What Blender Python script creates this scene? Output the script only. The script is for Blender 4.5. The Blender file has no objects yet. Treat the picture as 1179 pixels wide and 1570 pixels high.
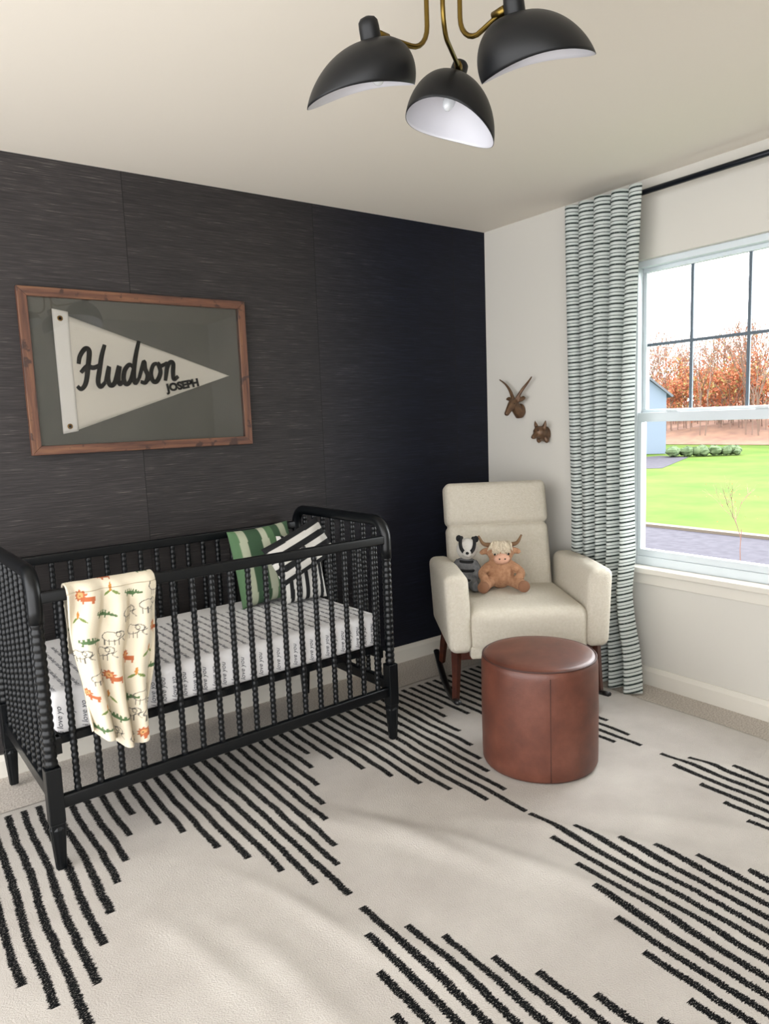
import bpy, numpy as np, random, bmesh
from math import *
from mathutils import Vector, Matrix
random.seed(4); rng=np.random.RandomState(3)
S=bpy.context.scene
H=2.44
# ---------------------------------------------------------------- helpers
def lin(h):
    h=h.lstrip('#');o=[]
    for i in (0,2,4):
        c=int(h[i:i+2],16)/255
        o.append(c/12.92 if c<=.04045 else ((c+.055)/1.055)**2.4)
    return (*o,1)
def mat(name,col,rough=.6,metal=0,noise=None,bump=None,spec=.5,sheen=0,coat=0):
    m=bpy.data.materials.new(name);m.use_nodes=True
    nt=m.node_tree;b=nt.nodes['Principled BSDF']
    c=lin(col) if isinstance(col,str) else col
    b.inputs['Base Color'].default_value=c
    b.inputs['Roughness'].default_value=rough;b.inputs['Metallic'].default_value=metal
    b.inputs['Specular IOR Level'].default_value=spec
    b.inputs['Sheen Weight'].default_value=sheen
    b.inputs['Coat Weight'].default_value=coat
    tc=nt.nodes.new('ShaderNodeTexCoord')
    if noise:
        n=nt.nodes.new('ShaderNodeTexNoise');n.inputs['Scale'].default_value=noise[0];n.inputs['Detail'].default_value=5
        nt.links.new(tc.outputs['Object'],n.inputs['Vector'])
        r=nt.nodes.new('ShaderNodeValToRGB');r.color_ramp.elements[0].position=.5-noise[2];r.color_ramp.elements[1].position=.5+noise[2]
        r.color_ramp.elements[0].color=c;r.color_ramp.elements[1].color=lin(noise[1])
        nt.links.new(n.outputs['Fac'],r.inputs['Fac']);nt.links.new(r.outputs['Color'],b.inputs['Base Color'])
    if bump:
        n=nt.nodes.new('ShaderNodeTexNoise');n.inputs['Scale'].default_value=bump[0];n.inputs['Detail'].default_value=3
        nt.links.new(tc.outputs['Object'],n.inputs['Vector'])
        u=nt.nodes.new('ShaderNodeBump');u.inputs['Strength'].default_value=bump[1];u.inputs['Distance'].default_value=bump[2]
        nt.links.new(n.outputs['Fac'],u.inputs['Height']);nt.links.new(u.outputs['Normal'],b.inputs['Normal'])
    return m
class NB:
    def __init__(s,name,rough=.7):
        s.m=bpy.data.materials.new(name);s.m.use_nodes=True;s.nt=s.m.node_tree;s.b=s.nt.nodes['Principled BSDF']
        s.b.inputs['Roughness'].default_value=rough
        s.tc=s.nt.nodes.new('ShaderNodeTexCoord')
    def set(s,sock,v):
        if isinstance(v,bpy.types.NodeSocket): s.nt.links.new(v,sock)
        else: sock.default_value=v
    def math(s,op,a,b=0.,c=None):
        n=s.nt.nodes.new('ShaderNodeMath');n.operation=op;s.set(n.inputs[0],a);s.set(n.inputs[1],b)
        if c is not None:s.set(n.inputs[2],c)
        return n.outputs[0]
    def sep(s,v):
        n=s.nt.nodes.new('ShaderNodeSeparateXYZ');s.set(n.inputs[0],v);return n.outputs
    def comb(s,x,y,z):
        n=s.nt.nodes.new('ShaderNodeCombineXYZ')
        for i,v in enumerate((x,y,z)):s.set(n.inputs[i],v)
        return n.outputs[0]
    def noise(s,vec,scale,detail=3,rough=.5):
        n=s.nt.nodes.new('ShaderNodeTexNoise');s.set(n.inputs['Vector'],vec);n.inputs['Scale'].default_value=scale
        n.inputs['Detail'].default_value=detail;n.inputs['Roughness'].default_value=rough;return n.outputs['Fac']
    def white(s,v):
        n=s.nt.nodes.new('ShaderNodeTexWhiteNoise');n.noise_dimensions='1D';s.set(n.inputs['W'],v);return n.outputs['Value']
    def mapping(s,vec,scale):
        n=s.nt.nodes.new('ShaderNodeMapping');s.set(n.inputs['Vector'],vec);n.inputs['Scale'].default_value=scale;return n.outputs[0]
    def ramp(s,f,stops):
        n=s.nt.nodes.new('ShaderNodeValToRGB');s.set(n.inputs[0],f)
        e=n.color_ramp.elements
        while len(e)<len(stops):e.new(.5)
        for i,(p,c) in enumerate(stops):e[i].position=p;e[i].color=lin(c) if isinstance(c,str) else c
        return n.outputs[0]
    def mix(s,f,a,b):
        n=s.nt.nodes.new('ShaderNodeMix');n.data_type='RGBA';s.set(n.inputs[0],f)
        s.set(n.inputs[6],lin(a) if isinstance(a,str) else a);s.set(n.inputs[7],lin(b) if isinstance(b,str) else b);return n.outputs[2]
    def smooth(s,v,a,b):
        n=s.nt.nodes.new('ShaderNodeMapRange');n.interpolation_type='SMOOTHSTEP';s.set(n.inputs[0],v)
        n.inputs[1].default_value=a;n.inputs[2].default_value=b;return n.outputs[0]
    def bump(s,h,strength,dist):
        u=s.nt.nodes.new('ShaderNodeBump');u.inputs['Strength'].default_value=strength;u.inputs['Distance'].default_value=dist
        s.set(u.inputs['Height'],h);s.nt.links.new(u.outputs[0],s.b.inputs['Normal'])
    def color(s,c):s.set(s.b.inputs['Base Color'],c)
def empty(name,loc=(0,0,0),rot=(0,0,0)):
    e=bpy.data.objects.new(name,None);S.collection.objects.link(e);e.location=loc;e.rotation_euler=rot;e.empty_display_size=.1;return e
def link(name,me,parent=None):
    o=bpy.data.objects.new(name,me);S.collection.objects.link(o)
    if parent:o.parent=parent
    return o
class MB:
    def __init__(s):s.v=[];s.f=[];s.m=[];s.n=0
    def add(s,g,mi=0,M=None):
        vs,fs=g;vs=np.asarray(vs,float).reshape(-1,3)
        if M is not None:
            A=np.array(M);vs=vs@A[:3,:3].T+A[:3,3]
        s.v.append(vs);s.f+= [tuple(i+s.n for i in f) for f in fs];s.m+=[mi]*len(fs);s.n+=len(vs);return s
    def obj(s,name,mats,parent=None,smooth=True,sharp=None):
        me=bpy.data.meshes.new(name);me.from_pydata(np.vstack(s.v).tolist(),[],s.f)
        for m in (mats if isinstance(mats,(list,tuple)) else [mats]):me.materials.append(m)
        me.polygons.foreach_set('material_index',s.m)
        me.polygons.foreach_set('use_smooth',[smooth]*len(s.f));me.update()
        if sharp:
            try:me.set_sharp_from_angle(angle=radians(sharp))
            except Exception:pass
        return link(name,me,parent)
def T(x=0,y=0,z=0):return Matrix.Translation((x,y,z))
def R(a,ax):return Matrix.Rotation(radians(a),4,ax)
def box(x0,x1,y0,y1,z0,z1):
    v=[(x,y,z) for z in(z0,z1) for y in(y0,y1) for x in(x0,x1)]
    return v,[(0,2,3,1),(4,5,7,6),(0,1,5,4),(2,6,7,3),(0,4,6,2),(1,3,7,5)]
def lathe(prof,seg=24):
    v=[];f=[];n=len(prof)
    for r,z in prof:
        for k in range(seg):
            a=2*pi*k/seg;v.append((r*cos(a),r*sin(a),z))
    for i in range(n-1):
        for k in range(seg):
            k2=(k+1)%seg;f.append((i*seg+k,i*seg+k2,(i+1)*seg+k2,(i+1)*seg+k))
    f.append(tuple(range(seg))[::-1]);f.append(tuple((n-1)*seg+k for k in range(seg)))
    return v,f
def tube(pts,rads,seg=10,flat=1.,cap=True,up=(0,0,1)):
    P=[Vector(p) for p in pts];n=len(P)
    if not hasattr(rads,'__len__'):rads=[rads]*n
    if len(rads)!=n:rads=list(np.interp(np.linspace(0,1,n),np.linspace(0,1,len(rads)),rads))
    v=[];f=[];t0=(P[1]-P[0]).normalized();u=Vector(up)
    if abs(t0.dot(u))>.95:u=Vector((1,0,0)) if abs(t0.x)<.9 else Vector((0,1,0))
    a=(u-t0*u.dot(t0)).normalized()
    for i in range(n):
        t=(P[min(i+1,n-1)]-P[max(i-1,0)]).normalized()
        a=(a-t*a.dot(t)).normalized();b=t.cross(a)
        for k in range(seg):
            th=2*pi*k/seg;v.append(tuple(P[i]+a*cos(th)*rads[i]+b*sin(th)*rads[i]*flat))
    for i in range(n-1):
        for k in range(seg):
            k2=(k+1)%seg;f.append((i*seg+k,i*seg+k2,(i+1)*seg+k2,(i+1)*seg+k))
    if cap:f.append(tuple(range(seg))[::-1]);f.append(tuple((n-1)*seg+k for k in range(seg)))
    return v,f
def rbox(hx,hy,hz,r,n=8,puff=(0,0,0)):
    vs={};V=[];F=[]
    def vid(p):
        k=tuple(np.round(p,5))
        if k not in vs:vs[k]=len(V);V.append(p)
        return vs[k]
    def par(h):
        e=max(0,1-r/h);a=[-1+ (1-e)*i/3 for i in range(3)]
        m=[-e+2*e*i/n for i in range(n+1)];return a+m+[-x for x in a[::-1]]
    X,Y,Z=par(hx),par(hy),par(hz)
    for ax,(A,B) in enumerate(((Y,Z),(Z,X),(X,Y))):
        for sgn in(-1,1):
            for i in range(len(A)-1):
                for j in range(len(B)-1):
                    q=[]
                    for a,b in((A[i],B[j]),(A[i+1],B[j]),(A[i+1],B[j+1]),(A[i],B[j+1])):
                        p=[0,0,0];p[ax]=sgn;p[(ax+1)%3]=a;p[(ax+2)%3]=b;q.append(vid(tuple(p)))
                    F.append(tuple(q) if sgn>0 else tuple(q[::-1]))
    C=np.array(V);h=np.array([hx,hy,hz]);P=C*h;Q=np.clip(P,-(h-r),h-r);D=P-Q
    L=np.linalg.norm(D,axis=1,keepdims=True);L[L==0]=1;P=Q+D/L*r
    for ax in range(3):
        if puff[ax]:
            o=[i for i in range(3) if i!=ax]
            w=(1-C[:,o[0]]**2)*(1-C[:,o[1]]**2);P[:,ax]+=np.sign(C[:,ax])*np.where(abs(C[:,ax])>.5,1,0)*w*puff[ax]
    return P,F
def ell(rx,ry,rz,seg=20,rings=12):
    prof=[(max(1e-4,sin(pi*i/rings)),-cos(pi*i/rings)) for i in range(rings+1)]
    v,f=lathe(prof,seg);return np.array(v)*np.array([rx,ry,rz]),f
def grid(nu,nv,fn):
    v=[fn(i/nu,j/nv) for j in range(nv+1) for i in range(nu+1)]
    f=[(j*(nu+1)+i,j*(nu+1)+i+1,(j+1)*(nu+1)+i+1,(j+1)*(nu+1)+i) for j in range(nv) for i in range(nu)]
    return v,f
def catmull(P,k=8):
    P=[np.array(p,float) for p in P];out=[]
    Q=[2*P[0]-P[1]]+P+[2*P[-1]-P[-2]]
    for i in range(1,len(Q)-2):
        for s in range(k):
            t=s/k;a,b,c,d=Q[i-1:i+3]
            out.append(.5*((2*b)+(-a+c)*t+(2*a-5*b+4*c-d)*t*t+(-a+3*b-3*c+d)*t**3))
    out.append(P[-1]);return out
def text(name,body,size,m,parent,M,extrude=.001,offset=0,shear=0,align='LEFT',spacing=1.,line=1.):
    c=bpy.data.curves.new(name,'FONT');c.body=body;c.size=size;c.extrude=extrude;c.offset=offset;c.shear=shear
    c.align_x=align;c.space_character=spacing;c.space_line=line;c.resolution_u=3
    o=bpy.data.objects.new(name,c);S.collection.objects.link(o);bpy.context.view_layer.update()
    dg=bpy.context.evaluated_depsgraph_get();me=bpy.data.meshes.new_from_object(o.evaluated_get(dg))
    bpy.data.objects.remove(o);me.transform(M);me.materials.clear();me.materials.append(m)
    return link(name,me,parent)
def remesh(o,vox=.006,sm=4):
    r=o.modifiers.new('r','REMESH');r.mode='VOXEL';r.voxel_size=vox;r.use_smooth_shade=True
    s=o.modifiers.new('s','SMOOTH');s.factor=.5;s.iterations=sm
def paint(o,cols,name='Col'):
    a=o.data.color_attributes.new(name,'FLOAT_COLOR','POINT');a.data.foreach_set('color',np.asarray(cols,dtype=np.float32).ravel())
def paintmat(name,rough=.9,bump=(600,.3,.002)):
    b=NB(name,rough);n=b.nt.nodes.new('ShaderNodeAttribute');n.attribute_name='Col';b.color(n.outputs['Color'])
    b.bump(b.noise(b.tc.outputs['Object'],bump[0]),bump[1],bump[2]);return b.m

# ---------------------------------------------------------------- room materials
def wallpaper():
    b=NB('grasscloth_wallpaper',.62);o=b.tc.outputs['Object'];x,y,z=b.sep(o)
    u=b.math('DIVIDE',b.math('ADD',x,2.09+.92*4),.92);cell=b.math('FLOOR',u);fr=b.math('FRACT',u)
    rnd=b.white(cell)
    v=b.comb(b.math('ADD',x,b.math('MULTIPLY',cell,7.3)),0,z)
    n1=b.noise(b.mapping(v,(5,1,210)),1,4,.6)
    n2=b.noise(b.mapping(v,(12,1,520)),1,2,.6)
    n3=b.noise(b.mapping(v,(.8,1,12)),1,3,.5)
    f=b.math('ADD',b.math('MULTIPLY',n1,.55),b.math('MULTIPLY',n2,.45))
    f=b.math('ADD',f,b.math('MULTIPLY',b.math('SUBTRACT',n3,.5),.15))
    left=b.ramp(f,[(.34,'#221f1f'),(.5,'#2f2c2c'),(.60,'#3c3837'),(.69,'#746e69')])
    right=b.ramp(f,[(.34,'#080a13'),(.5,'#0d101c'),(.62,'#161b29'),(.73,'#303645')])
    sheen_fade=b.smooth(b.math('ADD',x,b.math('MULTIPLY',rnd,.15)),-1.6,-.45)  # view-dependent wall sheen painted in as a colour change toward the corner
    c=b.mix(sheen_fade,left,right)
    pan=b.math('ADD',.88,b.math('MULTIPLY',rnd,.24))
    cc=b.nt.nodes.new('ShaderNodeVectorMath');cc.operation='SCALE';b.set(cc.inputs[0],c);b.set(cc.inputs['Scale'],pan)
    seam=b.math('MULTIPLY',b.math('GREATER_THAN',b.math('ABSOLUTE',b.math('SUBTRACT',fr,.5)),.498),.8)
    b.color(b.mix(seam,cc.outputs[0],'#141212'))
    b.bump(f,.35,.003);b.b.inputs['Specular IOR Level'].default_value=.25;return b.m
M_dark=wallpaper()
M_wall=mat('painted_wall','#c6c3bb',.8,bump=(220,.06,.002))
M_ceil=mat('ceiling_paint','#ddd6ca',.9,bump=(160,.05,.002))
M_trim=mat('trim_white','#d0ccc2',.45)
M_carpet=mat('carpet','#a39a90',.95,noise=(140,'#d0c9c0',.16),bump=(420,.5,.006))
M_vinyl=mat('window_vinyl','#ccd4d8',.4)
# ---------------------------------------------------------------- room shell
def quadbox(name,b,m,parent=None,bevel=0):
    o=MB().add(box(*b)).obj(name,m,parent,False)
    if bevel:
        k=o.modifiers.new('b','BEVEL');k.width=bevel;k.segments=3
    return o
XL,YB=-4.6,-4.2
quadbox('floor',(XL,.12,YB,.12,-.1,0),M_carpet)
quadbox('ceiling',(XL,.12,YB,.12,H,H+.1),M_ceil)
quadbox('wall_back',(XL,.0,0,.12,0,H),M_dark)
quadbox('wall_front',(-2.75,.0,YB-.12,YB,0,H),M_wall)
WY0,WY1,WZ0,WZ1=-1.84,-.985,.60,2.08
w=MB()
w.add(box(0,.14,WY1,.12,0,H));w.add(box(0,.14,YB,WY0,0,H));w.add(box(0,.14,WY0,WY1,0,WZ0));w.add(box(0,.14,WY0,WY1,WZ1,H))
w.obj('wall_right',M_wall,None,False)
def baseboard(name,horizontal):
    prof=[(0,0),(.016,0),(.016,.07),(.010,.082),(.006,.092),(0,.092)]
    m=MB();v=[];
    ends=(XL,0) if horizontal else (YB,0)
    for e in ends:
        for d,z in prof: v.append((e,-d,z) if horizontal else (-d,e,z))
    n=len(prof);f=[(i,(i+1)%n,n+(i+1)%n,n+i) for i in range(n)]+[tuple(range(n)),tuple(range(n,2*n))[::-1]]
    return m.add((v,f)).obj(name,M_trim,None,False)
baseboard('baseboard_back',True);baseboard('baseboard_right',False)
# window
win=empty('window_1',(.06,(WY0+WY1)/2,WZ0))
def wb(name,x0,x1,y0,y1,z0,z1,m=M_vinyl,bev=.003):
    o=quadbox(name,(x0-.06,x1-.06,y0-(WY0+WY1)/2,y1-(WY0+WY1)/2,z0-WZ0,z1-WZ0),m,win,bev);return o
fr=.03
wb('frame_left',.03,.11,WY1-fr,WY1,WZ0,WZ1);wb('frame_right',.03,.11,WY0,WY0+fr,WZ0,WZ1)
wb('frame_top',.03,.11,WY0+fr,WY1-fr,WZ1-fr,WZ1);wb('frame_bottom',.03,.11,WY0+fr,WY1-fr,WZ0,WZ0+.045)
yi0,yi1=WY0+fr,WY1-fr
wb('upper_rail',.07,.10,yi0,yi1,1.345,1.375);wb('upper_head',.07,.10,yi0,yi1,WZ1-fr-.02,WZ1-fr)
wb('lower_head_rail',.035,.07,yi0,yi1,1.315,1.36);wb('lower_foot_rail',.035,.07,yi0,yi1,WZ0+.045,WZ0+.08)
for s,yy in((1,yi0),(2,yi1-.02)):
    wb('stile_upper_%d'%s,.07,.10,yy,yy+.02,1.375,WZ1-fr-.02);wb('stile_lower_%d'%s,.035,.07,yy,yy+.02,WZ0+.08,1.315)
M_munt=mat('muntin_backlit_grey','#56626c',.5)  # grey-blue of the bars against the bright sky, backlight put into their colour
for k,yy in enumerate((-1.264,-1.53)):wb('muntin_v%d'%k,.08,.09,yy-.007,yy+.007,1.375,WZ1-fr-.02,M_munt,0)
wb('muntin_h',.0795,.0895,yi0+.02,yi1-.02,1.68,1.694,M_munt,0)
for k,yy in enumerate((-1.2,-1.62)):wb('sash_lock_%d'%k,.03,.05,yy-.03,yy+.03,1.36,1.372)
gb=NB('window_glass',0);nt=gb.nt;nt.nodes.remove(gb.b)
tr=nt.nodes.new('ShaderNodeBsdfTransparent');gl=nt.nodes.new('ShaderNodeBsdfGlossy');gl.inputs['Roughness'].default_value=.01
fz=nt.nodes.new('ShaderNodeFresnel');fz.inputs[0].default_value=1.45;mx=nt.nodes.new('ShaderNodeMixShader')
nt.links.new(fz.outputs[0],mx.inputs[0]);nt.links.new(tr.outputs[0],mx.inputs[1]);nt.links.new(gl.outputs[0],mx.inputs[2])
nt.links.new(mx.outputs[0],nt.nodes['Material Output'].inputs[0]);M_glass=gb.m
quadbox('trim_1',(-.045,.03,WY0-.06,WY1+.03,WZ0-.028,WZ0+.002),M_trim,None,.006)
quadbox('trim_2',(-.014,0,WY0-.05,WY1+.02,WZ0-.085,WZ0-.028),M_trim,None,.004)

# ---------------------------------------------------------------- rug
def rugmat():
    b=NB('rug_wool',.95);o=b.tc.outputs['Object'];x,y,z=b.sep(o)
    wob=b.noise(b.mapping(o,(1,1,1)),2.2,2);wob2=b.noise(b.mapping(o,(1,1,1)),14,2)
    xw=b.math('ADD',x,b.math('MULTIPLY',b.math('SUBTRACT',wob,.5),.034));xw=b.math('ADD',xw,b.math('MULTIPLY',b.math('SUBTRACT',wob2,.5),.007))
    sp=.72/14;u=b.math('DIVIDE',b.math('ADD',xw,2.08+sp/2+.72*3),sp)
    cell=b.math('FLOOR',u);f=b.math('ABSOLUTE',b.math('SUBTRACT',b.math('FRACT',u),.5))
    d=b.math('ABSOLUTE',b.math('SUBTRACT',b.math('MODULO',b.math('ADD',cell,7.),14.),7.))
    jit=b.math('MULTIPLY',b.math('SUBTRACT',b.white(cell),.5),.05)
    L=b.math('ADD',b.math('MULTIPLY',d,.122),jit)
    endfar=b.math('ADD',-1.515,L);endnear=b.math('SUBTRACT',-1.575,L)
    m1=b.math('GREATER_THAN',y,endfar);m2=b.math('LESS_THAN',y,endnear)
    inb=b.math('MULTIPLY',b.math('LESS_THAN',y,-.37),b.math('GREATER_THAN',y,-2.72))
    inx=b.math('MULTIPLY',b.math('LESS_THAN',x,-.27),b.math('GREATER_THAN',x,-3.2))
    edge=b.noise(b.mapping(o,(40,240,1)),1,3,.8)
    wid=b.math('ADD',-.05,b.math('MULTIPLY',edge,.56))
    st=b.smooth(b.math('SUBTRACT',wid,f),-.02,.03)
    k=b.math('MULTIPLY',b.math('MULTIPLY',st,b.math('MAXIMUM',m1,m2)),b.math('MULTIPLY',inb,inx))
    sk=b.noise(b.mapping(o,(160,420,1)),1,2,.7);k=b.math('MULTIPLY',k,b.smooth(sk,.27,.43))
    base=b.ramp(b.noise(o,3.5,6,.6),[(.3,'#b0aaa3'),(.7,'#c4bfb8')])
    fine=b.noise(o,420,2);base=b.mix(b.math('MULTIPLY',fine,.4),base,'#98928b')
    b.color(b.mix(k,base,'#08090b'));b.b.inputs['Specular IOR Level'].default_value=.1
    wv=b.noise(b.mapping(o,(200,300,1)),1,2,.6);b.bump(b.math('ADD',wv,b.math('MULTIPLY',k,.4)),.7,.005);return b.m
RX0,RX1,RY0,RY1=-3.25,-.215,-2.77,-.335
def rugz(x,y):
    z=.012
    def ridge(cx,cy,ang,wd,ln,h):
        a=radians(ang);dx,dy=x-cx,y-cy;p=dx*cos(a)+dy*sin(a);q=-dx*sin(a)+dy*cos(a)
        q+=.03*sin(p*6);return 1.0*h*exp(-(q/wd)**2-(p/ln)**2)
    z+=ridge(-1.75,-1.45,-65,.045,.35,.016)+ridge(-1.62,-1.62,-60,.04,.3,.012)+ridge(-2.05,-1.85,-60,.05,.3,.010)
    z+=ridge(-2.35,-1.75,-75,.045,.35,.010)+ridge(-1.3,-1.78,-50,.04,.35,.012)+ridge(-1.9,-1.2,-55,.04,.25,.009)
    z+=ridge(-1.0,-1.95,-45,.04,.3,.010)+ridge(-2.5,-1.5,-70,.04,.25,.008)+ridge(-1.5,-1.98,-62,.04,.3,.010)+ridge(-.6,-1.75,-40,.04,.25,.008)
    z+=ridge(-2.2,-1.55,-70,.03,.3,.008)+ridge(-1.15,-2.1,-50,.035,.3,.008)
    return z
def rugf(u,v):
    x=RX0+(RX1-RX0)*u;y=RY0+(RY1-RY0)*v
    ed=.008*sin(x*5+y*3);return (x+ .004*sin(y*7),y+.5*ed,rugz(x,y))
g=MB().add(grid(300,240,rugf));ro=g.obj('area_rug',rugmat());sd=ro.modifiers.new('s','SOLIDIFY');sd.thickness=.009;sd.offset=-1

# ---------------------------------------------------------------- crib
M_blk=mat('crib_black_paint','#04070a',.36,spec=.34)
CX,CY=-2.052,-.452
crib=empty('baby_crib',(CX,CY,.0125),(0,0,radians(2.0)))
hl,hd=.672,.352
def spool(z0,z1,r,amp,per,seg=10):
    n=max(2,int(round((z1-z0)/per)));prof=[(r*.8,z0)]
    for i in range(n):
        a=z0+(z1-z0)*i/n;b=z0+(z1-z0)*(i+1)/n
        for t in(.08,.3,.5,.7,.92):prof.append((r-amp+amp*sin(pi*t)*1.0,a+(b-a)*t))
    prof.append((r*.8,z1));return lathe(prof,seg)
posts=MB()
for sx in(-1,1):
    for sy in(-1,1):
        M=T(sx*hl,sy*hd,0)
        v,f=box(-.023,.023,-.023,.023,.155,.335);posts.add((v,f),0,M)
        v=[(-.014,-.014,0),(.014,-.014,0),(-.014,.014,0),(.014,.014,0),(-.021,-.021,.155),(.021,-.021,.155),(-.021,.021,.155),(.021,.021,.155)]
        posts.add((v,box(0,1,0,1,0,1)[1]),0,M)
        posts.add(lathe([(.016,.0),(.018,.03),(.024,.12),(.026,.135),(.018,.15),(.02,.156)],14),0,M)
o=posts.obj('legs',M_blk,crib,False);k=o.modifiers.new('b','BEVEL');k.width=.003;k.segments=2;k.limit_method='ANGLE'
sp=MB()
for sx in(-1,1):
    for sy in(-1,1):sp.add(spool(.335,.80,.0205,.004,.024,14),0,T(sx*hl,sy*hd,0))
sp.obj('post_turnings',M_blk,crib)
ar=MB();rc=.075;ztop=.945
for sx in(-1,1):
    pts=[(sx*hl,-hd,.79),(sx*hl,-hd,.83)]
    for i in range(9):
        a=pi/2*i/8;pts.append((sx*hl,-hd+rc-rc*cos(a),ztop-rc+rc*sin(a)))
    for i in range(9):
        a=pi/2*(1-i/8);pts.append((sx*hl,hd-rc+rc*cos(a),ztop-rc+rc*sin(a)))
    pts+=[(sx*hl,hd,.83),(sx*hl,hd,.79)]
    ar.add(tube(pts,.0225,14,1.0,up=(1,0,0)))
ar.obj('end_arches',M_blk,crib)
ra=MB()
for sy in(-1,1):
    ra.add(rbox(hl-.01,.014,.019,.008,2),0,T(0,sy*hd,.868))
    ra.add(rbox(hl-.01,.013,.021,.006,2),0,T(0,sy*hd,.215))
for sx in(-1,1):
    ra.add(rbox(.013,hd-.01,.024,.006,2),0,T(sx*hl,0,.24))
ra.obj('rails',M_blk,crib)
sd_=MB();NS=18
for sy in(-1,1):
    for i in range(NS):
        x=-hl+(2*hl)*(i+1)/(NS+1);sd_.add(spool(.235,.852,.0115,.0028,.021,10),0,T(x,sy*hd,0))
for sx in(-1,1):
    for i in range(8):
        y=-hd+2*hd*(i+1)/9;top=ztop-.018-(.012 if i in(0,7) else 0);sd_.add(spool(.26,top,.0115,.0028,.021,10),0,T(sx*hl,y,0))
sd_.obj('spindles',M_blk,crib)
fr_=MB();fr_.add(box(-hl+.03,hl-.03,-hd+.035,-hd+.06,.385,.41));fr_.add(box(-hl+.03,hl-.03,hd-.06,hd-.035,.385,.41))
for i in range(9):
    x=-hl+.06+(2*hl-.12)*i/8;fr_.add(box(x-.012,x+.012,-hd+.04,hd-.04,.392,.405))
for sx in(-1,1):fr_.add(box(sx*(hl-.03)-.01,sx*(hl-.03)+.01,-hd+.02,hd-.02,.36,.41))
fr_.obj('mattress_support',M_blk,crib,False)
M_sheet=mat('crib_sheet','#d2d1d1',.85,bump=(25,.15,.01));M_ink=mat('sheet_ink','#5e5f64',.9)
mt=MB().add(rbox(hl-.028,hd-.026,.07,.028,10,(0,0,.0))).obj('mattress',M_sheet,crib);mt.location=(0,0,.484)
row=' '.join(['i love you']*5)
M0=T(-hl+.045,-hd+.045,.5545)@R(90,'Z')
text('sheet_lettering_top','\n'.join([(' '*(3*(i%2)))+row for i in range(34)]),.023,M_ink,crib,M0,.0002,.0001,.45,line=1.62)
M1=T(-hl+.05,-hd+.0255,.422)@R(90,'X')@R(90,'Z')
text('sheet_lettering_side','\n'.join([' love you' if i%2 else 'i love yo' for i in range(34)]),.025,M_ink,crib,M1,.0006,.0001,.45,line=1.49)
# pillows
def pillow(name,w,h,t,colfn,M,parent,m):
    n=70
    def side(s):
        def fn(u,v):
            a,b=2*u-1,2*v-1
            x=a*w/2*(1-.05*(1-b*b));z=b*h/2*(1-.05*(1-a*a))
            th=t/2*((1-a**4)*(1-b**4))**.6
            return (x,s*th,z)
        return grid(n,n,fn)
    mb=MB();g1=side(-1);g2=side(1);mb.add(g1);mb.add((g2[0],[f[::-1] for f in g2[1]]))
    o=mb.obj(name,m,parent);vs=np.vstack(mb.v)
    cols=np.array([lin(colfn((p[0])/w+.5,(p[2])/h+.5)) for p in vs]);paint(o,cols)
    o.matrix_basis=M;return o
M_pp=paintmat('pillow_fabric')
def green(u,v):
    k=int(u*9);return ['#4d6b4a','#9ba08a','#2f4a32','#2f4a32','#a9ad98','#4d6b4a','#2f4a32','#9ba08a','#3c5a40'][min(8,max(0,k))]
def bw(u,v):return '#0a0c0f' if int(u*11)%2 else '#c8c6c0'
pillow('pillow_green_stripe',.31,.35,.11,green,T(.405,.20,.732)@R(-12,'X')@R(-3,'Y'),crib,M_pp)
pillow('pillow_black_stripe',.20,.31,.08,bw,T(.535,.10,.712)@R(-12,'X')@R(-8,'Z'),crib,M_pp)
pillow('pillow_small_striped',.19,.33,.07,lambda u,v:'#0a0c0f' if int(u*6.9)%2==0 else '#c8c6c0',T(.490,.030,.800)@R(-20,'X')@R(70,'Y'),crib,M_pp)
c=MB();c.add(ell(.012,.008,.012),0,T(.478,-.017,.82));c.obj('pillow_button',mat('pillow_button_black','#0b0b0c',.3),crib)
# blanket
M_bl=paintmat('blanket_plush',.95,(500,.4,.003))
LF,LB=.56,.24
Lt=LF+LB
def blk(u,v):
    s=v*Lt
    hang=LF-s
    k=max(0,min(1,hang/LF))
    wtop=.275;x0=-hl+.085
    wd=wtop*(1-.34*k**1.3)
    uu=u-.5
    x=x0+wtop*.5+(.0-.02*k)+uu*wd+.006*sin(9*v+u*4)
    fold=(.015+.015*k)*sin(u*2*pi*3.2+1.4*sin(v*5))*(.3+.7*min(1,abs(hang)/.12))+.004*sin(u*25+v*18)
    r=.026;a=hang
    if a>r*1.57: y=-r-.010;z=-(a-r*1.57)
    elif a<-r*1.57: y=r+.008;z=-(-a-r*1.57)
    else:
        th=a/r;y=-sin(th)*(r+.004);z=cos(th)*r
    if a>0:y-=.012*k
    yy=-hd+y+(fold if a>=0 else fold*.5)-(.018*k if a>0 else 0)
    zz=.868+z
    if a>0: zz+=k*k*(.14*(abs(u-.68)**1.2))
    return (x,yy,zz)
nu,nv=150,400
bg=MB().add(grid(nu,nv,blk));bo=bg.obj('blanket',M_bl,crib)
U,V=np.meshgrid(np.linspace(0,1,nu+1)*.30,np.linspace(0,1,nv+1)*Lt);U=U.ravel();V=V.ravel()
C=np.tile(np.array(lin('#cdc3ae')),(len(U),1))
def put(mask,c):C[mask]=lin(c)
def rot(u,v,a):
    a=radians(a);return (U-u)*cos(a)+(V-v)*sin(a),-(U-u)*sin(a)+(V-v)*cos(a)
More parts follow.
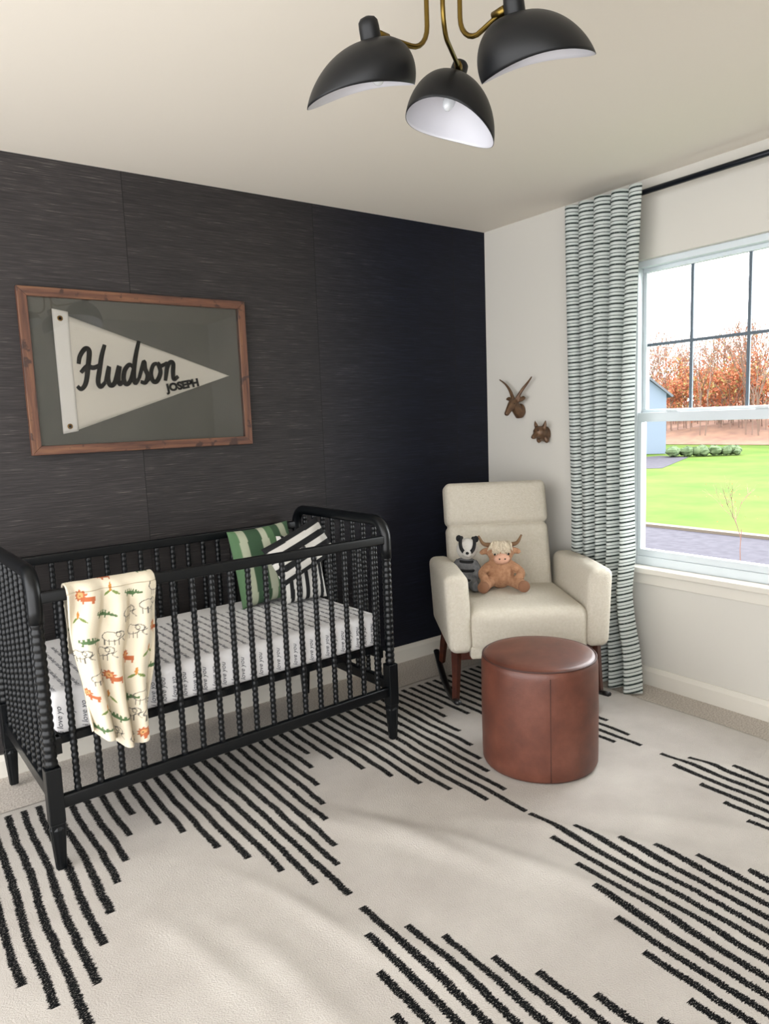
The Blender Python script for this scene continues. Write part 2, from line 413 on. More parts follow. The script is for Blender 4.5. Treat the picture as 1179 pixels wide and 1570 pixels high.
def croc(u,v,a,s=1):
    p,q=rot(u,v,a);p=p/s;q=q/s
    put((abs(p)<.034)&(q<.010*(1-(p/.036)**2)+.004*np.sign(np.sin(p*600)))&(q>-.007*(1-(p/.036)**2)),'#4a6440')
    for px in(-.02,.014):put((abs(p-px)<.0028)&(q<0)&(q>-.014),'#4a6440')
    put((p>.025)&(p<.045)&(abs(q)<.0035),'#4a6440')
def lion(u,v,s=1,c='#a65c38'):
    p,q=rot(u,v,0);r=np.hypot(p,q)/s;th=np.arctan2(q,p)
    put((r<.016+.003*np.sin(th*9)),c);put(r<.009,'#c4935f');put((r<.002),'#3a2a20')
    put((abs(p-.018*s)<.017*s)&(abs(q+.012*s)<.007*s),c)
    for px in(.008,.03):put((abs(p-px*s)<.003*s)&(q<-.01*s)&(q>-.028*s),c)
def eleph(u,v,s=1,c='#57544f'):
    p,q=rot(u,v,0);p=p/s;q=q/s
    e=lambda cx,cy,rx,ry:np.sqrt(((p-cx)/rx)**2+((q-cy)/ry)**2)
    B=e(0,0,.026,.017);Hh=e(.027,.008,.013,.012)
    put((abs(B-1)<.07)&(Hh>1),c);put((abs(Hh-1)<.12)&(B>.9),c);put(abs(e(.022,.008,.006,.008)-1)<.2,c)
    for px in(-.018,-.006,.008,.02):put((abs(p-px)<.0014)&(q<-.01)&(q>-.033),c)
    put((abs(p-.04-.006*np.sin(q*200))<.0016)&(q<.005)&(q>-.022),c)
def leaf(u,v,a,c='#66783f'):
    p,q=rot(u,v,a);put((abs(q)<.004*(1-(p/.014)**2))&(abs(p)<.014),c)
rr=random.Random(5);k=0
for j in range(12):
    for i in range(4):
        u=.035+i*.075+rr.uniform(-.012,.012)+(.03 if j%2 else 0);v=.03+j*.068+rr.uniform(-.01,.01);t=(i*2+j*3)%5
        if t==0:croc(u,v,rr.uniform(-12,12),.95)
        elif t==1:lion(u-.01,v,.95)
        elif t in(2,4):eleph(u-.01,v+.008,.85)
        else:leaf(u-.01,v,40);leaf(u+.012,v,-40);leaf(u,v+.016,85,'#ad7434')
paint(bo,C);sdm=bo.modifiers.new('s','SOLIDIFY');sdm.thickness=.007;sdm.offset=1

# ---------------------------------------------------------------- picture frame
def woodmat(name,c1,c2,c3,vert=False,rough=.5):
    b=NB(name,rough);o=b.tc.outputs['Object']
    n=b.noise(b.mapping(o,(60,40,4) if vert else (4,40,60)),1,5,.65);n2=b.noise(o,22,3)
    c=b.ramp(n,[(.3,c1),(.52,c2),(.72,c3)]);c=b.mix(b.smooth(n2,.60,.68),c,c1);b.color(c);b.bump(n,.2,.002);return b.m
M_fh=woodmat('frame_wood_h','#352018','#5c3a2a','#735036');M_fv=woodmat('frame_wood_v','#352018','#5c3a2a','#735036',True)
pf=empty('framed_pennant',(-2.058,-.004,1.6125),(0,0,0))
fw,fh,ft=.478,.328,.036
def bar(name,horizontal,s,m):
    y0=-.03
    if horizontal:v=[(-fw,y0,s*fh),(fw,y0,s*fh),(fw-ft,y0,s*(fh-ft)),(-fw+ft,y0,s*(fh-ft))]
    else:v=[(s*fw,y0,-fh),(s*fw,y0,fh),(s*(fw-ft),y0,fh-ft),(s*(fw-ft),y0,-fh+ft)]
    v=v+[(a,0,c) for a,b,c in v]
    f=[(0,1,2,3),(7,6,5,4),(0,4,5,1),(1,5,6,2),(2,6,7,3),(3,7,4,0)]
    o=MB().add((v,f)).obj(name,m,pf,False)
    bm=bmesh.new();bm.from_mesh(o.data);bmesh.ops.recalc_face_normals(bm,faces=bm.faces);bm.to_mesh(o.data);bm.free()
    k=o.modifiers.new('b','BEVEL');k.width=.002;k.segments=2
for s in(-1,1):bar('bar_h%d'%s,True,s,M_fh);bar('bar_v%d'%s,False,s,M_fv)
quadbox('backing_board',(-fw+.02,fw-.02,-.006,-.001,-fh+.02,fh-.02),mat('backing_grey','#50504a',.8,noise=(4,'#5a5952',.2)),pf)
M_felt=mat('pennant_felt','#c8c3b6',.95,bump=(300,.3,.002));M_band=mat('pennant_band','#d2cfc7',.9,bump=(300,.2,.002))
def wp(x,z):return (x+2.058,z-1.6125)
pp=[wp(-2.375,1.845),wp(-1.672,1.603),wp(-2.375,1.372)]
def pen(u,v):
    a=np.array(pp[0])*(1-u)+np.array(pp[1])*u;b=np.array(pp[2])*(1-u)+np.array(pp[1])*u;p=b*(1-v)+a*v
    return (p[0],-.0105-.002*sin(u*7+v*3),p[1])
o=MB().add(grid(40,20,pen)).obj('pennant',M_felt,pf);k=o.modifiers.new('s','SOLIDIFY');k.thickness=.003
def bandf(u,v):
    x=-2.412+.06*u;z=1.370+(.487)*v-.01*(u-.5)*(1 if v>.5 else -1);p=wp(x,z);return (p[0],-.0155-.001*sin(v*8),p[1])
o=MB().add(grid(6,30,bandf)).obj('pennant_band',M_band,pf);k=o.modifiers.new('s','SOLIDIFY');k.thickness=.003
M_br=mat('grommet_brass','#8a6a3c',.35,1)
gm=MB()
for z in(1.825,1.395):
    p=wp(-2.384,z)
    ring=[(p[0]+.008*cos(a),-.018,p[1]+.008*sin(a)) for a in np.linspace(0,2*pi,17)]
    gm.add(tube(ring,.003,8,cap=False))
gm.obj('grommets',M_br,pf)
gm=MB()
for z in(1.825,1.395):
    p=wp(-2.384,z);gm.add(lathe([(.006,-.001),(.006,.001)],12),0,T(p[0],-.0175,p[1])@R(90,'X'))
M_txt=mat('felt_lettering','#0d0e10',.95,bump=(300,.3,.002),spec=.1)
gm.obj('grommet_holes',M_txt,pf)
strokes=[[(0.0,1.25),(0.1,1.65),(0.42,2.0),(0.66,1.85),(0.55,1.0),(0.4,0.25),(0.12,-0.05),(-0.12,0.12)],
[(1.62,2.15),(1.42,1.6),(1.25,0.8),(1.15,0.25),(1.3,-0.02),(1.6,0.2)],[(0.12,0.8),(0.5,1.08),(0.9,1.0),(1.32,1.12)],
[(1.6,.2),(1.85,1.0),(1.78,.4),(1.9,0.02),(2.2,.15),(2.5,.98),(2.42,.4),(2.5,.02),(2.75,.2)],
[(3.42,.85),(3.15,1.02),(2.85,.75),(2.76,.3),(2.92,0),(3.2,.18),(3.45,.9)],[(3.8,2.25),(3.56,1.4),(3.42,.5),(3.5,.02),(3.76,.25)],
[(3.76,.25),(4.1,1.12),(4.17,.75),(4.33,.35),(4.18,0),(3.86,.06)],[(4.25,.05),(4.6,.4)],
[(5.0,.98),(4.72,.9),(4.56,.45),(4.7,.03),(4.98,.05),(5.2,.5),(5.06,.96),(5.2,.82),(5.5,.9)],
[(5.5,.9),(5.66,.9),(5.6,.45),(5.52,0)],[(5.56,.4),(5.82,.95),(6.08,.92),(6.06,.4),(6.12,.03),(6.42,.18)]]
hm=MB();a0=radians(5.5)
for sI,st in enumerate(strokes):
    P=[]
    for q in catmull(st,7):
        X_=q[0]*.0655+q[1]*.012;Z_=q[1]*.078
        x=-2.335+X_*cos(a0)-Z_*sin(a0);z=1.548+X_*sin(a0)*.9+Z_*cos(a0);p=wp(x,z);P.append((p[0],-.0165,p[1]))
    n=len(P);rad=[.0100*(.75+.25*sin(pi*min(1,max(0,i/(n-1))))) for i in range(n)]
    hm.add(tube(P,rad,8,1.,up=(0,1,0)),0,None)
v=np.vstack(hm.v);v[:,1]=-.0165+(v[:,1]+.0165)*.25;hm.v=[v]
hm.obj('lettering_hudson',M_txt,pf)
p=wp(-1.968,1.532);text('lettering_joseph','JOSEPH',.046,M_txt,pf,T(p[0],-.0150,p[1])@R(90,'X')@R(10,'Z'),.0015,.0024,0,spacing=1.0)
quadbox('glass',(-fw+ft-.004,fw-ft+.004,-.026,-.0245,-fh+ft-.004,fh-ft+.004),M_glass,pf)

# ---------------------------------------------------------------- ottoman
def leather():
    b=NB('brown_leather',.40);o=b.tc.outputs['Object']
    n=b.noise(o,9,6,.6);c=b.ramp(n,[(.3,'#4b291f'),(.55,'#5e3528'),(.75,'#6c4133')]);b.color(c)
    b.bump(b.noise(o,260,3),.25,.002);return b.m
ot=empty('round_ottoman',(-1.026,-1.302,.0135),(0,0,radians(20)))
Rr=.225;Ho=.436
prof=[(Rr-.02,0),(Rr-.006,.004),(Rr-.001,.015),(Rr,.05),(Rr+.001,.2),(Rr,.34),(Rr-.0005,Ho-.045),(Rr-.001,Ho-.035),(Rr-.002,Ho-.024),(Rr-.006,Ho-.012),(Rr-.014,Ho-.003),(Rr-.025,Ho+.001),(Rr-.06,Ho+.004),(Rr*.5,Ho+.008),(.01,Ho+.009)]
MB().add(lathe(prof,96)).obj('body',leather(),ot,sharp=60)
M_st=mat('leather_seam','#3b1e16',.6)
sm=MB()
for a in(0,120,240):
    a=radians(a+212);sm.add(tube([((Rr+.0003)*cos(a),(Rr+.0003)*sin(a),z) for z in np.linspace(.01,Ho-.03,12)],.0014,6))
sm.add(tube([((Rr-.007)*cos(a),(Rr-.007)*sin(a),Ho-.0075) for a in np.linspace(0,2*pi,97)],.0035,6,cap=False))
sm.obj('seams',M_st,ot)

# ---------------------------------------------------------------- rocking chair
M_bc=mat('boucle_cream','#d6cebc',.95,noise=(90,'#e0d9ca',.2),bump=(340,1.,.008))
M_mah=mat('mahogany_wood','#32120b',.35,noise=(30,'#48200f',.2));M_rk=mat('rocker_black','#0b0b0d',.4)
CH=(-.510,-.660,.014)
th=radians(-33);ch=empty('rocking_armchair',CH,(0,0,th))
c=MB();c.add(rbox(.275,.30,.098,.045,10,(0,0,.02)),0,T(.004,-.068,.382));c.obj('seat_cushion',M_bc,ch)
c=MB()
for s in(-1,1):
    v,f=rbox(.056,.305,.185,.038,8,(.004,0,0));v=np.array(v)
    v[:,0]+= s*(v[:,2])*.05
    v[:,2]+= np.where(v[:,1]>0,-.02*(v[:,1]/.3),0)*(v[:,2]>0)
    c.add((v,f),0,T(s*.326+.004,-.063,.466))
c.obj('arms',M_bc,ch)
c=MB();BM=T(-.018,.222,.690)@R(-14,'X')
def pad(z0,z1,wd,dep,front):
    v,f=rbox(wd,dep,(z1-z0)/2,.034,10,(0,front,0));return (v,f),T(0,0,(z0+z1)/2)
g_,m_=pad(.092,.322,.272,.062,.016);c.add(g_,0,BM@m_)
g_,m_=pad(-.325,.098,.269,.062,.022);c.add(g_,0,BM@m_)
c.add(rbox(.260,.045,.30,.03,6),0,BM)
c.obj('backrest',M_bc,ch)
c=MB();c.add(rbox(.27,.30,.03,.01,3),0,T(0,-.06,.285));c.obj('seat_frame',M_bc,ch)
c=MB()
for s in(-1,1):
    c.add(tube([(s*.330,-.30,.285),(s*.335,-.315,.16),(s*.342,-.325,.045)],[.024,.02,.017],4))
    c.add(tube([(s*.30,.19,.285),(s*.32,.21,.16),(s*.33,.225,.045)],[.024,.02,.017],4))
    c.add(rbox(.012,.25,.02,.004,2),0,T(s*.322,-.05,.262))
c.add(rbox(.31,.012,.022,.004,2),0,T(0,-.305,.262))
c.obj('wooden_legs',M_mah,ch,False)
c=MB()
for s in(-1,1):
    pts=[(s*.345,y,.014+.42*(y+.03)**2) for y in np.linspace(-.42,.34,20)]
    c.add(tube(pts,.017,8,.7,up=(1,0,0)))
c.obj('rockers',M_rk,ch)

# plush toys
M_tan=mat('plush_tan','#9b7052',.95,noise=(60,'#b88d6c',.2),bump=(260,.9,.008))
M_tuft=mat('plush_cream','#cdbfa8',.95,bump=(200,.9,.01));M_eye=mat('toy_eye','#0c0b0a',.15)
M_horn=mat('plush_horn','#6f543b',.9);M_pink=mat('plush_muzzle','#c4977f',.95,bump=(240,.6,.006))
M_brn=mat('plush_hoof','#7a5640',.95)
def local_to_world(x,y,z):
    return Vector(CH)+Vector((x*cos(th)-y*sin(th),x*sin(th)+y*cos(th),z))
cow=empty('plush_highland_cow',local_to_world(-.052,.0,.500),(0,0,th+radians(-6)));cow.scale=(1.12,1.12,1.14)
c=MB();c.add(ell(.062,.055,.07),0,T(0,0,.065));c.add(ell(.058,.052,.05),0,T(.0,-.018,.158))
for s in(-1,1):
    c.add(tube(catmull([(s*.04,-.02,.035),(s*.07,-.07,.03),(s*.085,-.115,.03)],5),.026,10))
    c.add(tube(catmull([(s*.045,-.01,.105),(s*.085,-.04,.075),(s*.075,-.075,.055)],5),.02,10))
    c.add(ell(.028,.012,.014),0,T(s*.068,-.01,.165)@R(s*20,'Y'))
remesh(c.obj('body',M_tan,cow),.006,3)
c=MB();c.add(ell(.036,.028,.024),0,T(0,-.066,.140));c.obj('muzzle',M_pink,cow)
c=MB()
for i in range(150):
    a=rr.gauss(0,.5);a=max(-1.1,min(1.1,a));b_=rr.uniform(-.006,.010);ln=rr.uniform(.6,1.15)*(1-.35*abs(a)**2)
    e_=(a*.048+rr.uniform(-.012,.012),-.068-b_*.6,.205-.046*ln)
    c.add(tube(catmull([(a*.022,-.015+rr.uniform(-.015,.012),.203+b_*.5),(a*.038+rr.uniform(-.004,.004),-.046-b_*.5,.200+b_),e_],4),[.0035]*5+[.003]*3+[.0008],5))
c.obj('forelock',M_tuft,cow)
c=MB()
for s in(-1,1):c.add(tube(catmull([(s*.04,-.01,.19),(s*.075,-.012,.2),(s*.095,-.015,.235)],6),list(np.linspace(.012,.004,13)),8))
c.obj('horns',M_horn,cow)
c=MB()
for s in(-1,1):c.add(ell(.005,.004,.005),0,T(s*.030,-.066,.160));c.add(ell(.004,.003,.003),0,T(s*.012,-.093,.144))
c.obj('eyes',M_eye,cow)
c=MB()
for s in(-1,1):c.add(ell(.026,.014,.026),0,T(s*.087,-.128,.03))
c.obj('hooves',M_brn,cow)
M_gry=mat('plush_grey','#5b5d60',.95,noise=(50,'#7a7b7c',.2),bump=(260,.9,.008));M_wht=mat('plush_white','#c4c1ba',.95,bump=(260,.8,.008));M_bk=mat('plush_black','#141517',.95,bump=(260,.8,.006))
pan=empty('plush_badger',local_to_world(-.230,.02,.494),(0,radians(4),th+radians(-8)));pan.scale=(1.02,1.02,1.22)
c=MB();c.add(ell(.052,.048,.075),0,T(0,0,.07))
for s in(-1,1):
    c.add(tube([(s*.03,-.02,.03),(s*.045,-.06,.025),(s*.05,-.09,.03)],[.024,.024,.02],10))
    c.add(tube(catmull([(s*.035,-.01,.12),(s*.062,-.03,.085),(s*.045,-.055,.06)],4),.017,10))
remesh(c.obj('body',M_gry,pan),.006,3)
c=MB();c.add(ell(.052,.048,.045),0,T(0,-.012,.172));c.add(ell(.022,.026,.018),0,T(0,-.055,.160));remesh(c.obj('head',M_wht,pan),.005,3)
c=MB()
for s in(-1,1):
    c.add(tube(catmull([(s*.028,.01,.213),(s*.034,-.028,.205),(s*.030,-.052,.180),(s*.018,-.062,.166)],4),[.009]*13,8))
    c.add(ell(.014,.008,.014),0,T(s*.042,-.0,.212))
c.add(ell(.008,.006,.006),0,T(0,-.082,.164))
for z in(.045,.085,.12):
    rad=.053*sqrt(max(0,1-((z-.07)/.075)**2));c.add(tube([(rad*cos(a),rad*.93*sin(a),z) for a in np.linspace(0,2*pi,30)],.006,6,cap=False))
c.obj('markings',M_bk,pan)

# ---------------------------------------------------------------- wall animal heads
M_brz=mat('bronze_finish','#4d392c',.4,.35,noise=(40,'#75593f',.25),bump=(90,.5,.006))
an=empty('wall_antelope_head',(-.001,-.278,1.375),(0,0,0))
c=MB();c.add(ell(.012,.034,.042),0,T(-.008,0,.02))
c.add(tube(catmull([(-.008,0,.0),(-.04,0,.03),(-.065,0,.06)],5),list(np.linspace(.034,.026,11)),12))
c.add(tube(catmull([(-.055,0,.072),(-.085,0,.05),(-.118,0,.012),(-.128,0,-.002)],5),[.024,.026,.027,.027,.026,.024,.022,.020,.018,.0165,.015,.015,.014,.013,.012,.009],12))
for s in(-1,1):
    c.add(tube(catmull([(-.055,s*.012,.085),(-.045,s*.045,.135),(-.04,s*.085,.175),(-.05,s*.125,.205)],6),list(np.linspace(.012,.004,19)),8))
    c.add(tube(catmull([(-.05,s*.02,.075),(-.045,s*.055,.09),(-.05,s*.075,.088)],5),[.008,.011,.013,.014,.014,.013,.012,.010,.008,.006,.003],8,.5))
remesh(c.obj('head',M_brz,an),.0035,2)
c=MB()
for s in(-1,1):c.add(ell(.003,.003,.003),0,T(-.085,s*.024,.062))
c.obj('eyes',M_eye,an)
fx=empty('wall_fox_head',(-.001,-.46,1.262),(0,0,0))
c=MB();c.add(ell(.012,.036,.042),0,T(-.006,0,0));c.add(tube([(-.005,0,-.01),(-.05,0,.005)],[.036,.034],12));c.add(ell(.035,.038,.034),0,T(-.055,0,.012))
c.add(tube([(-.07,0,.004),(-.105,0,-.012),(-.118,0,-.016)],[.022,.014,.008],10))
for s in(-1,1):c.add(tube([(-.05,s*.022,.03),(-.05,s*.034,.055),(-.05,s*.040,.078)],[.017,.012,.002],8,.5))
for s in(-1,1):c.add(ell(.016,.014,.02),0,T(-.03,s*.028,-.03))
remesh(c.obj('head',M_brz,fx),.0035,2)
c=MB()
for s in(-1,1):c.add(ell(.003,.003,.003),0,T(-.086,s*.016,.02))
c.add(ell(.005,.005,.004),0,T(-.119,0,-.013));c.obj('eyes',M_eye,fx)

# ---------------------------------------------------------------- curtain + rod
def curtmat():
    b=NB('striped_curtain_fabric',.9);n=b.nt.nodes.new('ShaderNodeAttribute');n.attribute_name='Col'
    sx=b.sep(n.outputs['Color']);h=sx[0]
    per=.036;f=b.math('FRACT',b.math('DIVIDE',h,per))
    l1=b.math('LESS_THAN',b.math('ABSOLUTE',b.math('SUBTRACT',f,.3)),.12)
    l2=b.math('LESS_THAN',b.math('ABSOLUTE',b.math('SUBTRACT',f,.78)),.05)
    k=b.math('MAXIMUM',l1,l2);wv=b.noise(b.mapping(b.tc.outputs['Object'],(90,90,700)),1,2);k=b.math('MULTIPLY',k,b.smooth(wv,.2,.4))
    col=b.mix(b.math('MULTIPLY',k,.97),'#d0d6d2','#1c2c28');b.color(col)
    b.bump(wv,.2,.002)
    tl=b.nt.nodes.new('ShaderNodeBsdfTranslucent');b.set(tl.inputs[0],col);mx=b.nt.nodes.new('ShaderNodeMixShader');mx.inputs[0].default_value=.25
    out=b.nt.nodes['Material Output'];b.nt.links.new(b.b.outputs[0],mx.inputs[1]);b.nt.links.new(tl.outputs[0],mx.inputs[2]);b.nt.links.new(mx.outputs[0],out.inputs[0]);return b.m
cur=empty('window_curtain',(-.09,-.90,0))
nu,nv=220,160
def cf(u,v):
    z=.014+2.376*v
    low=(1-v)
    yl=.195
    yr=-.222+.035*sin(pi*min(1,low*1.1))
    if low>.72: yr+= .03*sin((low-.72)/.28*pi)-.06*((low-.80)/.2 if low>.8 else 0)
    y=yl+(yr-yl)*u
    tight=max(0,1-u*1.6)*min(1,low*1.6)
    amp=(.020+.022*low**1.2)*(1-.6*tight)
    ph=u*2*pi*4.6+.5*sin(3*low+u*5)
    x=-amp*sin(ph)-.30*amp*sin(ph*2.1+1+2*low)*low-.030+.055*tight-.015*low-.05*max(0,(low-.9)/.1)**2*u
    y+=.010*cos(ph)
    return (x,y,z)
vs,fs=grid(nu,nv,cf);o=MB().add((vs,fs)).obj('fabric',curtmat(),cur)
cols=[];
for j in range(nv+1):
    for i in range(nu+1):
        u=i/nu;cols.append((2.4*j/nv+.006*sin(u*2*pi*4.6+.7)*(1-j/nv)+.004*sin(u*9),0,0,1))
paint(o,cols);k=o.modifiers.new('s','SOLIDIFY');k.thickness=.002
M_rod=mat('rod_black','#0a101a',.35,.4)
rod=empty('curtain_rod',(-.09,-1.4,2.355))
MB().add(tube([(0,-1.0,0),(0,.68,0)],.0125,16)).obj('pole',M_rod,rod)
c=MB();c.add(ell(.022,.022,.022),0,T(0,-1.01,0));c.obj('finials',M_rod,rod)
c=MB()
for y in(.66,-.9):c.add(tube([(.09,y,.0),(.02,y,0),(0,y,-.005)],.006,8));c.add(rbox(.004,.015,.03,.003,2),0,T(.085,y,0))
c.obj('brackets',M_rod,rod)

# ---------------------------------------------------------------- ceiling light
M_sh=mat('shade_black','#05070a',.45,spec=.32);M_in=mat('shade_white_inside','#c6c6cc',.5)
M_bs=mat('aged_brass','#74602f',.3,1);M_bulb=mat('clear_bulb','#cfd3d6',.1,spec=.8)
fx0=Vector((-2.022,-1.950,0))
lamp=empty('ceiling_light',(fx0.x,fx0.y,H))
vd=Vector((.671,.742,0));rd=Vector((.742,-.671,0))
MB().add(lathe([(.075,-.028),(.078,-.02),(.075,-.004),(.06,0)],32)).obj('canopy',M_bs,lamp,sharp=40)
def shade(name,knob,axis,bill,b=.25,dep=.112):
    ax=Vector(axis).normalized();bl=Vector(bill);bl=(bl-ax*bl.dot(ax)).normalized();sd=ax.cross(bl)
    nt_,ns=20,56
    V=[]
    for inner in(0,1):
        for i in range(nt_+1):
            t=i/nt_
            for k in range(ns):
                a=2*pi*k/ns;ca,sa=cos(a),sin(a)
                r=.018+(.112-.018)*sin(t*pi/2)**.85-(.0015 if inner else 0)
                d=.030+dep*(1-cos(t*pi/2))**.85+(.0015*(1-t) if inner else 0)
                dd=.030+(d-.030)*(1-.18*sa*sa)
                p=Vector(knob)-lampo+bl*(r*ca+b*.112*t**1.3)+sd*(r*sa)+ax*dd
                V.append(tuple(p))
    n0=(nt_+1)*ns;F=[];mi=[]
    for inner in(0,1):
        for i in range(nt_):
            for k in range(ns):
                q=(i*ns+k,i*ns+(k+1)%ns,(i+1)*ns+(k+1)%ns,(i+1)*ns+k)
                F.append(tuple(x+n0*inner for x in (q if not inner else q[::-1])));mi.append(inner)
    for k in range(ns):
        F.append((nt_*ns+k,nt_*ns+(k+1)%ns,n0+nt_*ns+(k+1)%ns,n0+nt_*ns+k));mi.append(0)
    m=MB().add((V,F));m.m=mi;m.obj(name,[M_sh,M_in],lamp)
    K=Vector(knob)-lampo;q=Vector((0,0,1)).rotation_difference(-ax).to_matrix().to_4x4()
    MB().add(lathe([(.019,-.038),(.0205,-.030),(.020,-.010),(.019,.0),(.014,.006),(.004,.009)],20),0,Matrix.Translation(K)@q).obj(name+'_cap',M_sh,lamp)
    s=MB();s.add(lathe([(.012,-.03),(.012,.02)],12),0,Matrix.Translation(K+ax*.055)@q);s.obj(name+'_socket',M_in,lamp)
    s=MB();s.add(ell(.015,.015,.022),0,Matrix.Translation(K+ax*.088)@q);s.obj(name+'_bulb',M_bulb,lamp)
lampo=Vector((fx0.x,fx0.y,H))
cam=Vector((-3.080,-3.135,1.372))
kL=Vector((-2.198,-1.929,2.142));kR=Vector((-1.982,-2.107,2.170));kM=Vector((-1.828,-1.792,2.208))
Zd=Vector((0,0,-1))
shade('shade_1',kL,.38*vd+.14*rd+Zd,-rd,.37,.092)
shade('shade_2',kR,.36*vd+.16*rd+Zd,rd,.28,.102)
shade('shade_3',kM,-.04*vd-.36*rd+Zd,rd-.1*vd,.20,.122)
c=MB()
def arm(off,knob,zb):
    o=off;kx=Vector(knob)-lampo+Vector((0,0,-.018))
    zt=zb-H
    hor=Vector((kx.x-o.x,kx.y-o.y,0));hor.normalize()
    pts=[(o.x,o.y,0),(o.x,o.y,-.1),(o.x,o.y,zt+.05)]
    for i in range(1,7):
        a=pi/2*i/6;pts.append((o.x+hor.x*.045*(1-cos(a)),o.y+hor.y*.045*(1-cos(a)),zt+.05-.05*sin(a)))
    pts.append((kx.x-hor.x*.02,kx.y-hor.y*.02,kx.z));pts.append(tuple(kx))
    c.add(tube(pts,.0052,12))
    q=Vector((0,0,1)).rotation_difference(hor).to_matrix().to_4x4()
    c.add(lathe([(.008,-.03),(.009,-.012),(.009,0)],12),0,Matrix.Translation(kx-hor*.018)@q)
arm(-.033*rd,kL,2.125);arm(.035*rd,kR,2.135);arm(.02*vd,kM,2.175)
c.obj('brass_arms',M_bs,lamp)

# ---------------------------------------------------------------- exterior
GZ=-3.0
def lawnmat():
    b=NB('lawn',.95);o=b.tc.outputs['Object'];n=b.noise(o,.25,5,.6);n2=b.noise(o,6,3)
    c=b.ramp(n,[(.35,'#3a5517'),(.65,'#535f27')]);b.color(b.mix(b.math('MULTIPLY',n2,.5),c,'#445b1e'));b.b.inputs['Specular IOR Level'].default_value=.1;return b.m
quadbox('lawn',(21.4,140,-30,130,GZ-.3,GZ),lawnmat())
M_asph=mat('asphalt','#3c3a41',.9,noise=(3,'#47454c',.2),spec=.1);M_conc=mat('curb_concrete','#675e52',.9)
quadbox('street',(8,21.0,-40,130,GZ-.35,GZ-.08),M_asph)
quadbox('curb',(21.0,21.4,-40,130,GZ-.3,GZ+.02),M_conc)
quadbox('ground',(.6,8,-40,130,GZ-.4,GZ-.03),mat('near_grass','#3c4b24',.95))
dv=MB();v=[(45,27.5,GZ+.02),(43,30,GZ+.02),(50,36,GZ+.02),(55,36.5,GZ+.02),(58,36,GZ+.02),(57,32.5,GZ+.02)];dv.add((v,[tuple(range(6))[::-1]]));dv.obj('neighbor_driveway',M_asph,None,False)
mb_=MB()
def hill(u,v):
    y=-10+140*u;x=78+60*v;return (x,y,GZ+.05+ (1.4+.4*sin(y*.3))*min(1,v*8)+5*max(0,v-.15)+.5*sin(x*.5+y*.4)*v)
mb_.add(grid(80,24,hill));mb_.obj('wooded_bank',mat('leaf_litter','#6b4f42',.95,noise=(.6,'#83634f',.2)))
sh=MB()
for i in range(26):
    t=i/25;x=57+rr.uniform(-1,1)+t*4;y=34.4-t*4+rr.uniform(-.5,.5)
    s=rr.uniform(.3,.6);v,f=ell(s,s,s*.8,8,6);v=np.array(v)*(1+rng.uniform(-.18,.18,(len(v),1)));sh.add((v,f),0,T(x,y,GZ+s*.95))
sh.obj('garden_shrubs',mat('shrub_green','#3d4f33',.95,noise=(2,'#5c6d4a',.2)),smooth=False)
M_bark=mat('tree_bark','#7b665b',.95);M_leaf=mat('spring_leaves','#b0694b',.9);M_leaf2=mat('spring_leaves_yellow','#a08f5a',.9)
def branch(mb,p,d,L,r,depth,leaf,leafsz):
    q=p+d*L;mb.add(tube([p,p+d*L*.5+Vector((rr.uniform(-.03,.03)*L,rr.uniform(-.03,.03)*L,0)),q],[r,r*.88,r*.72],3,cap=False),0)
    if depth<=2:
        for _ in range(leaf):
            c_=p+d*L*rr.random()+Vector([rr.gauss(0,.35*L) for _ in range(3)]);s=leafsz*rr.uniform(.5,1.2)
            a=Vector([rr.gauss(0,1) for _ in range(3)]).normalized()*s;b=Vector([rr.gauss(0,1) for _ in range(3)]).normalized()*s
            mb.add(([c_,c_+a,c_+b],[(0,1,2)]),rr.choice((1,1,1,2)))
    if depth==0:return
    for k in range(rr.choice((2,3))):
        nd=(d+Vector((rr.gauss(0,.38),rr.gauss(0,.38),rr.uniform(0,.3)))).normalized()
        branch(mb,p+d*L*rr.uniform(.65,1),nd,L*rr.uniform(.62,.84),r*.68,depth-1,leaf,leafsz)
tl=MB()
for i in range(85):
    x=rr.uniform(79,112);y=x*rr.uniform(.38,.72)-3
    h=rr.uniform(4.6,6.4);branch(tl,Vector((x,y,GZ+1)),Vector((rr.gauss(0,.04),rr.gauss(0,.04),1)).normalized(),h,.095,4,3,.20)
for i in range(150):
    x=rr.uniform(84,125);y=x*rr.uniform(.36,.74)-3
    h=rr.uniform(2.6,4.0);branch(tl,Vector((x,y,GZ+1.5)),Vector((rr.gauss(0,.05),rr.gauss(0,.05),1)).normalized(),h,.07,3,15,.36)
tl.obj('tree_line',[M_bark,M_leaf,M_leaf2],None,False)
tl=MB()
for x,y,h in((16,6.6,1.1),):
    branch(tl,Vector((x,y,GZ-.05)),Vector((.03,.02,1)).normalized(),h,.018,4,1,.035)
tl.obj('young_tree',[mat('sapling_bark','#87695e',.95),M_leaf,M_leaf2],None,False)
M_side=mat('house_siding','#7a8799',.8);M_roof=mat('roof_shingles','#656a73',.9)
hs_=empty('neighbor_house',(61,37.3,GZ+.03),(0,0,radians(38)))
MB().add(box(0,9,0,12.6,0,5.9)).obj('walls',M_side,hs_,False)
v=[(0,0,5.9),(0,12.6,5.9),(0,6.3,11.2),(9,0,5.9),(9,12.6,5.9),(9,6.3,11.2)]
MB().add((v,[(0,2,1),(3,4,5)])).obj('gable',M_side,hs_,False)
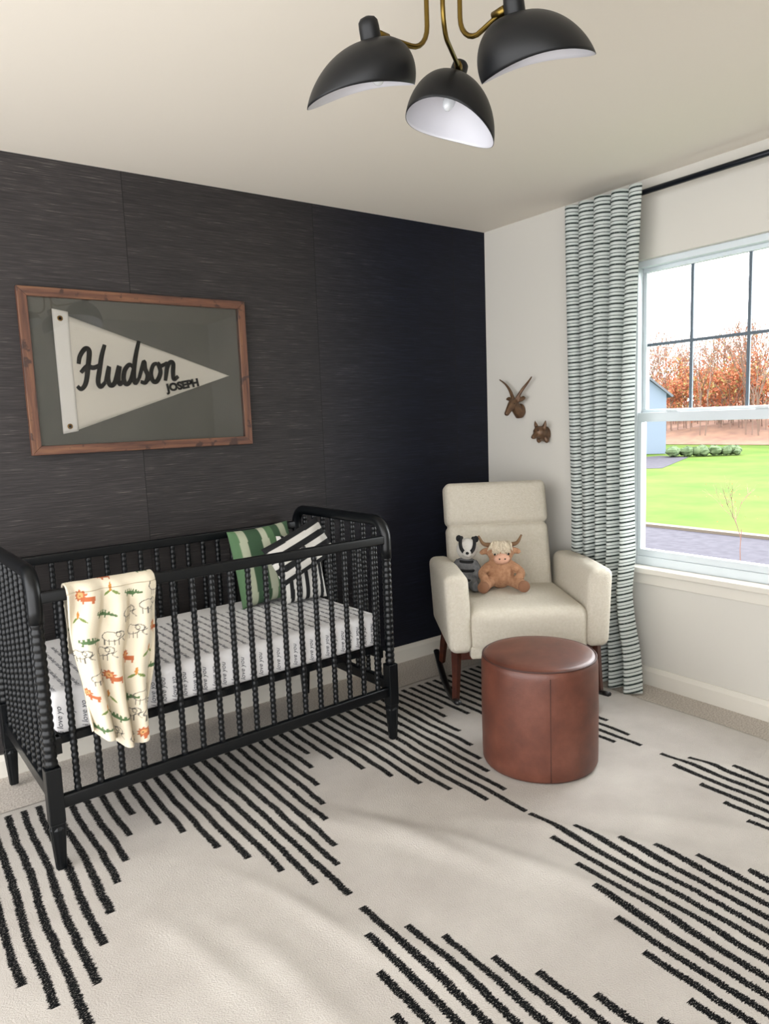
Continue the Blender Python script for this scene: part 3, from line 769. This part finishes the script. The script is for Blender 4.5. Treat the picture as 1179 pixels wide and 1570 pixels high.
v=[(-.4,-.5,5.5),(-.4,6.3,11.4),(-.4,13.1,5.5),(9.4,-.5,5.5),(9.4,6.3,11.4),(9.4,13.1,5.5)]
o=MB().add((v,[(0,1,4,3),(1,2,5,4)])).obj('roof',M_roof,hs_,False);k=o.modifiers.new('s','SOLIDIFY');k.thickness=.2
MB().add(box(-.05,0,4,5.3,1,2.6)).add(box(-.05,0,4,5.3,3.6,5)).obj('house_windows',M_rk,hs_,False)

# ---------------------------------------------------------------- world
W=bpy.data.worlds.new('World');S.world=W;W.use_nodes=True;nt=W.node_tree;bg=nt.nodes['Background']
tc=nt.nodes.new('ShaderNodeTexCoord')
dp=nt.nodes.new('ShaderNodeVectorMath');dp.operation='DOT_PRODUCT';dp.inputs[1].default_value=(.93,.25,.25)
nt.links.new(tc.outputs['Generated'],dp.inputs[0])
rp=nt.nodes.new('ShaderNodeValToRGB');mr=nt.nodes.new('ShaderNodeMapRange');mr.inputs[1].default_value=-1;mr.inputs[2].default_value=1
nt.links.new(dp.outputs['Value'],mr.inputs[0]);nt.links.new(mr.outputs[0],rp.inputs[0])
e=rp.color_ramp.elements;e[0].position=.42;e[0].color=(.40,.40,.405,1);e[1].position=.72;e[1].color=(.95,.98,1,1)
nt.links.new(rp.outputs[0],bg.inputs[0]);bg.inputs[1].default_value=12.8
# ---------------------------------------------------------------- camera
yaw,pit,rol=radians(36.024),radians(7.363),radians(-2.182)
fwd=Vector((sin(yaw)*cos(pit),cos(yaw)*cos(pit),-sin(pit)));r=fwd.cross(Vector((0,0,1))).normalized();u=r.cross(fwd)
r2=r*cos(rol)+u*sin(rol);u2=-r*sin(rol)+u*cos(rol)
cd=bpy.data.cameras.new('camera');co=bpy.data.objects.new('camera',cd);S.collection.objects.link(co)
Mx=Matrix((r2,u2,-fwd)).transposed().to_4x4();Mx.translation=cam;co.matrix_world=Mx
cd.sensor_fit='VERTICAL';cd.sensor_height=24;cd.sensor_width=18;cd.lens=1089.8/1570*24;cd.clip_end=500;cd.clip_start=.02
S.camera=co
S.view_settings.view_transform='Standard';S.view_settings.look='None'
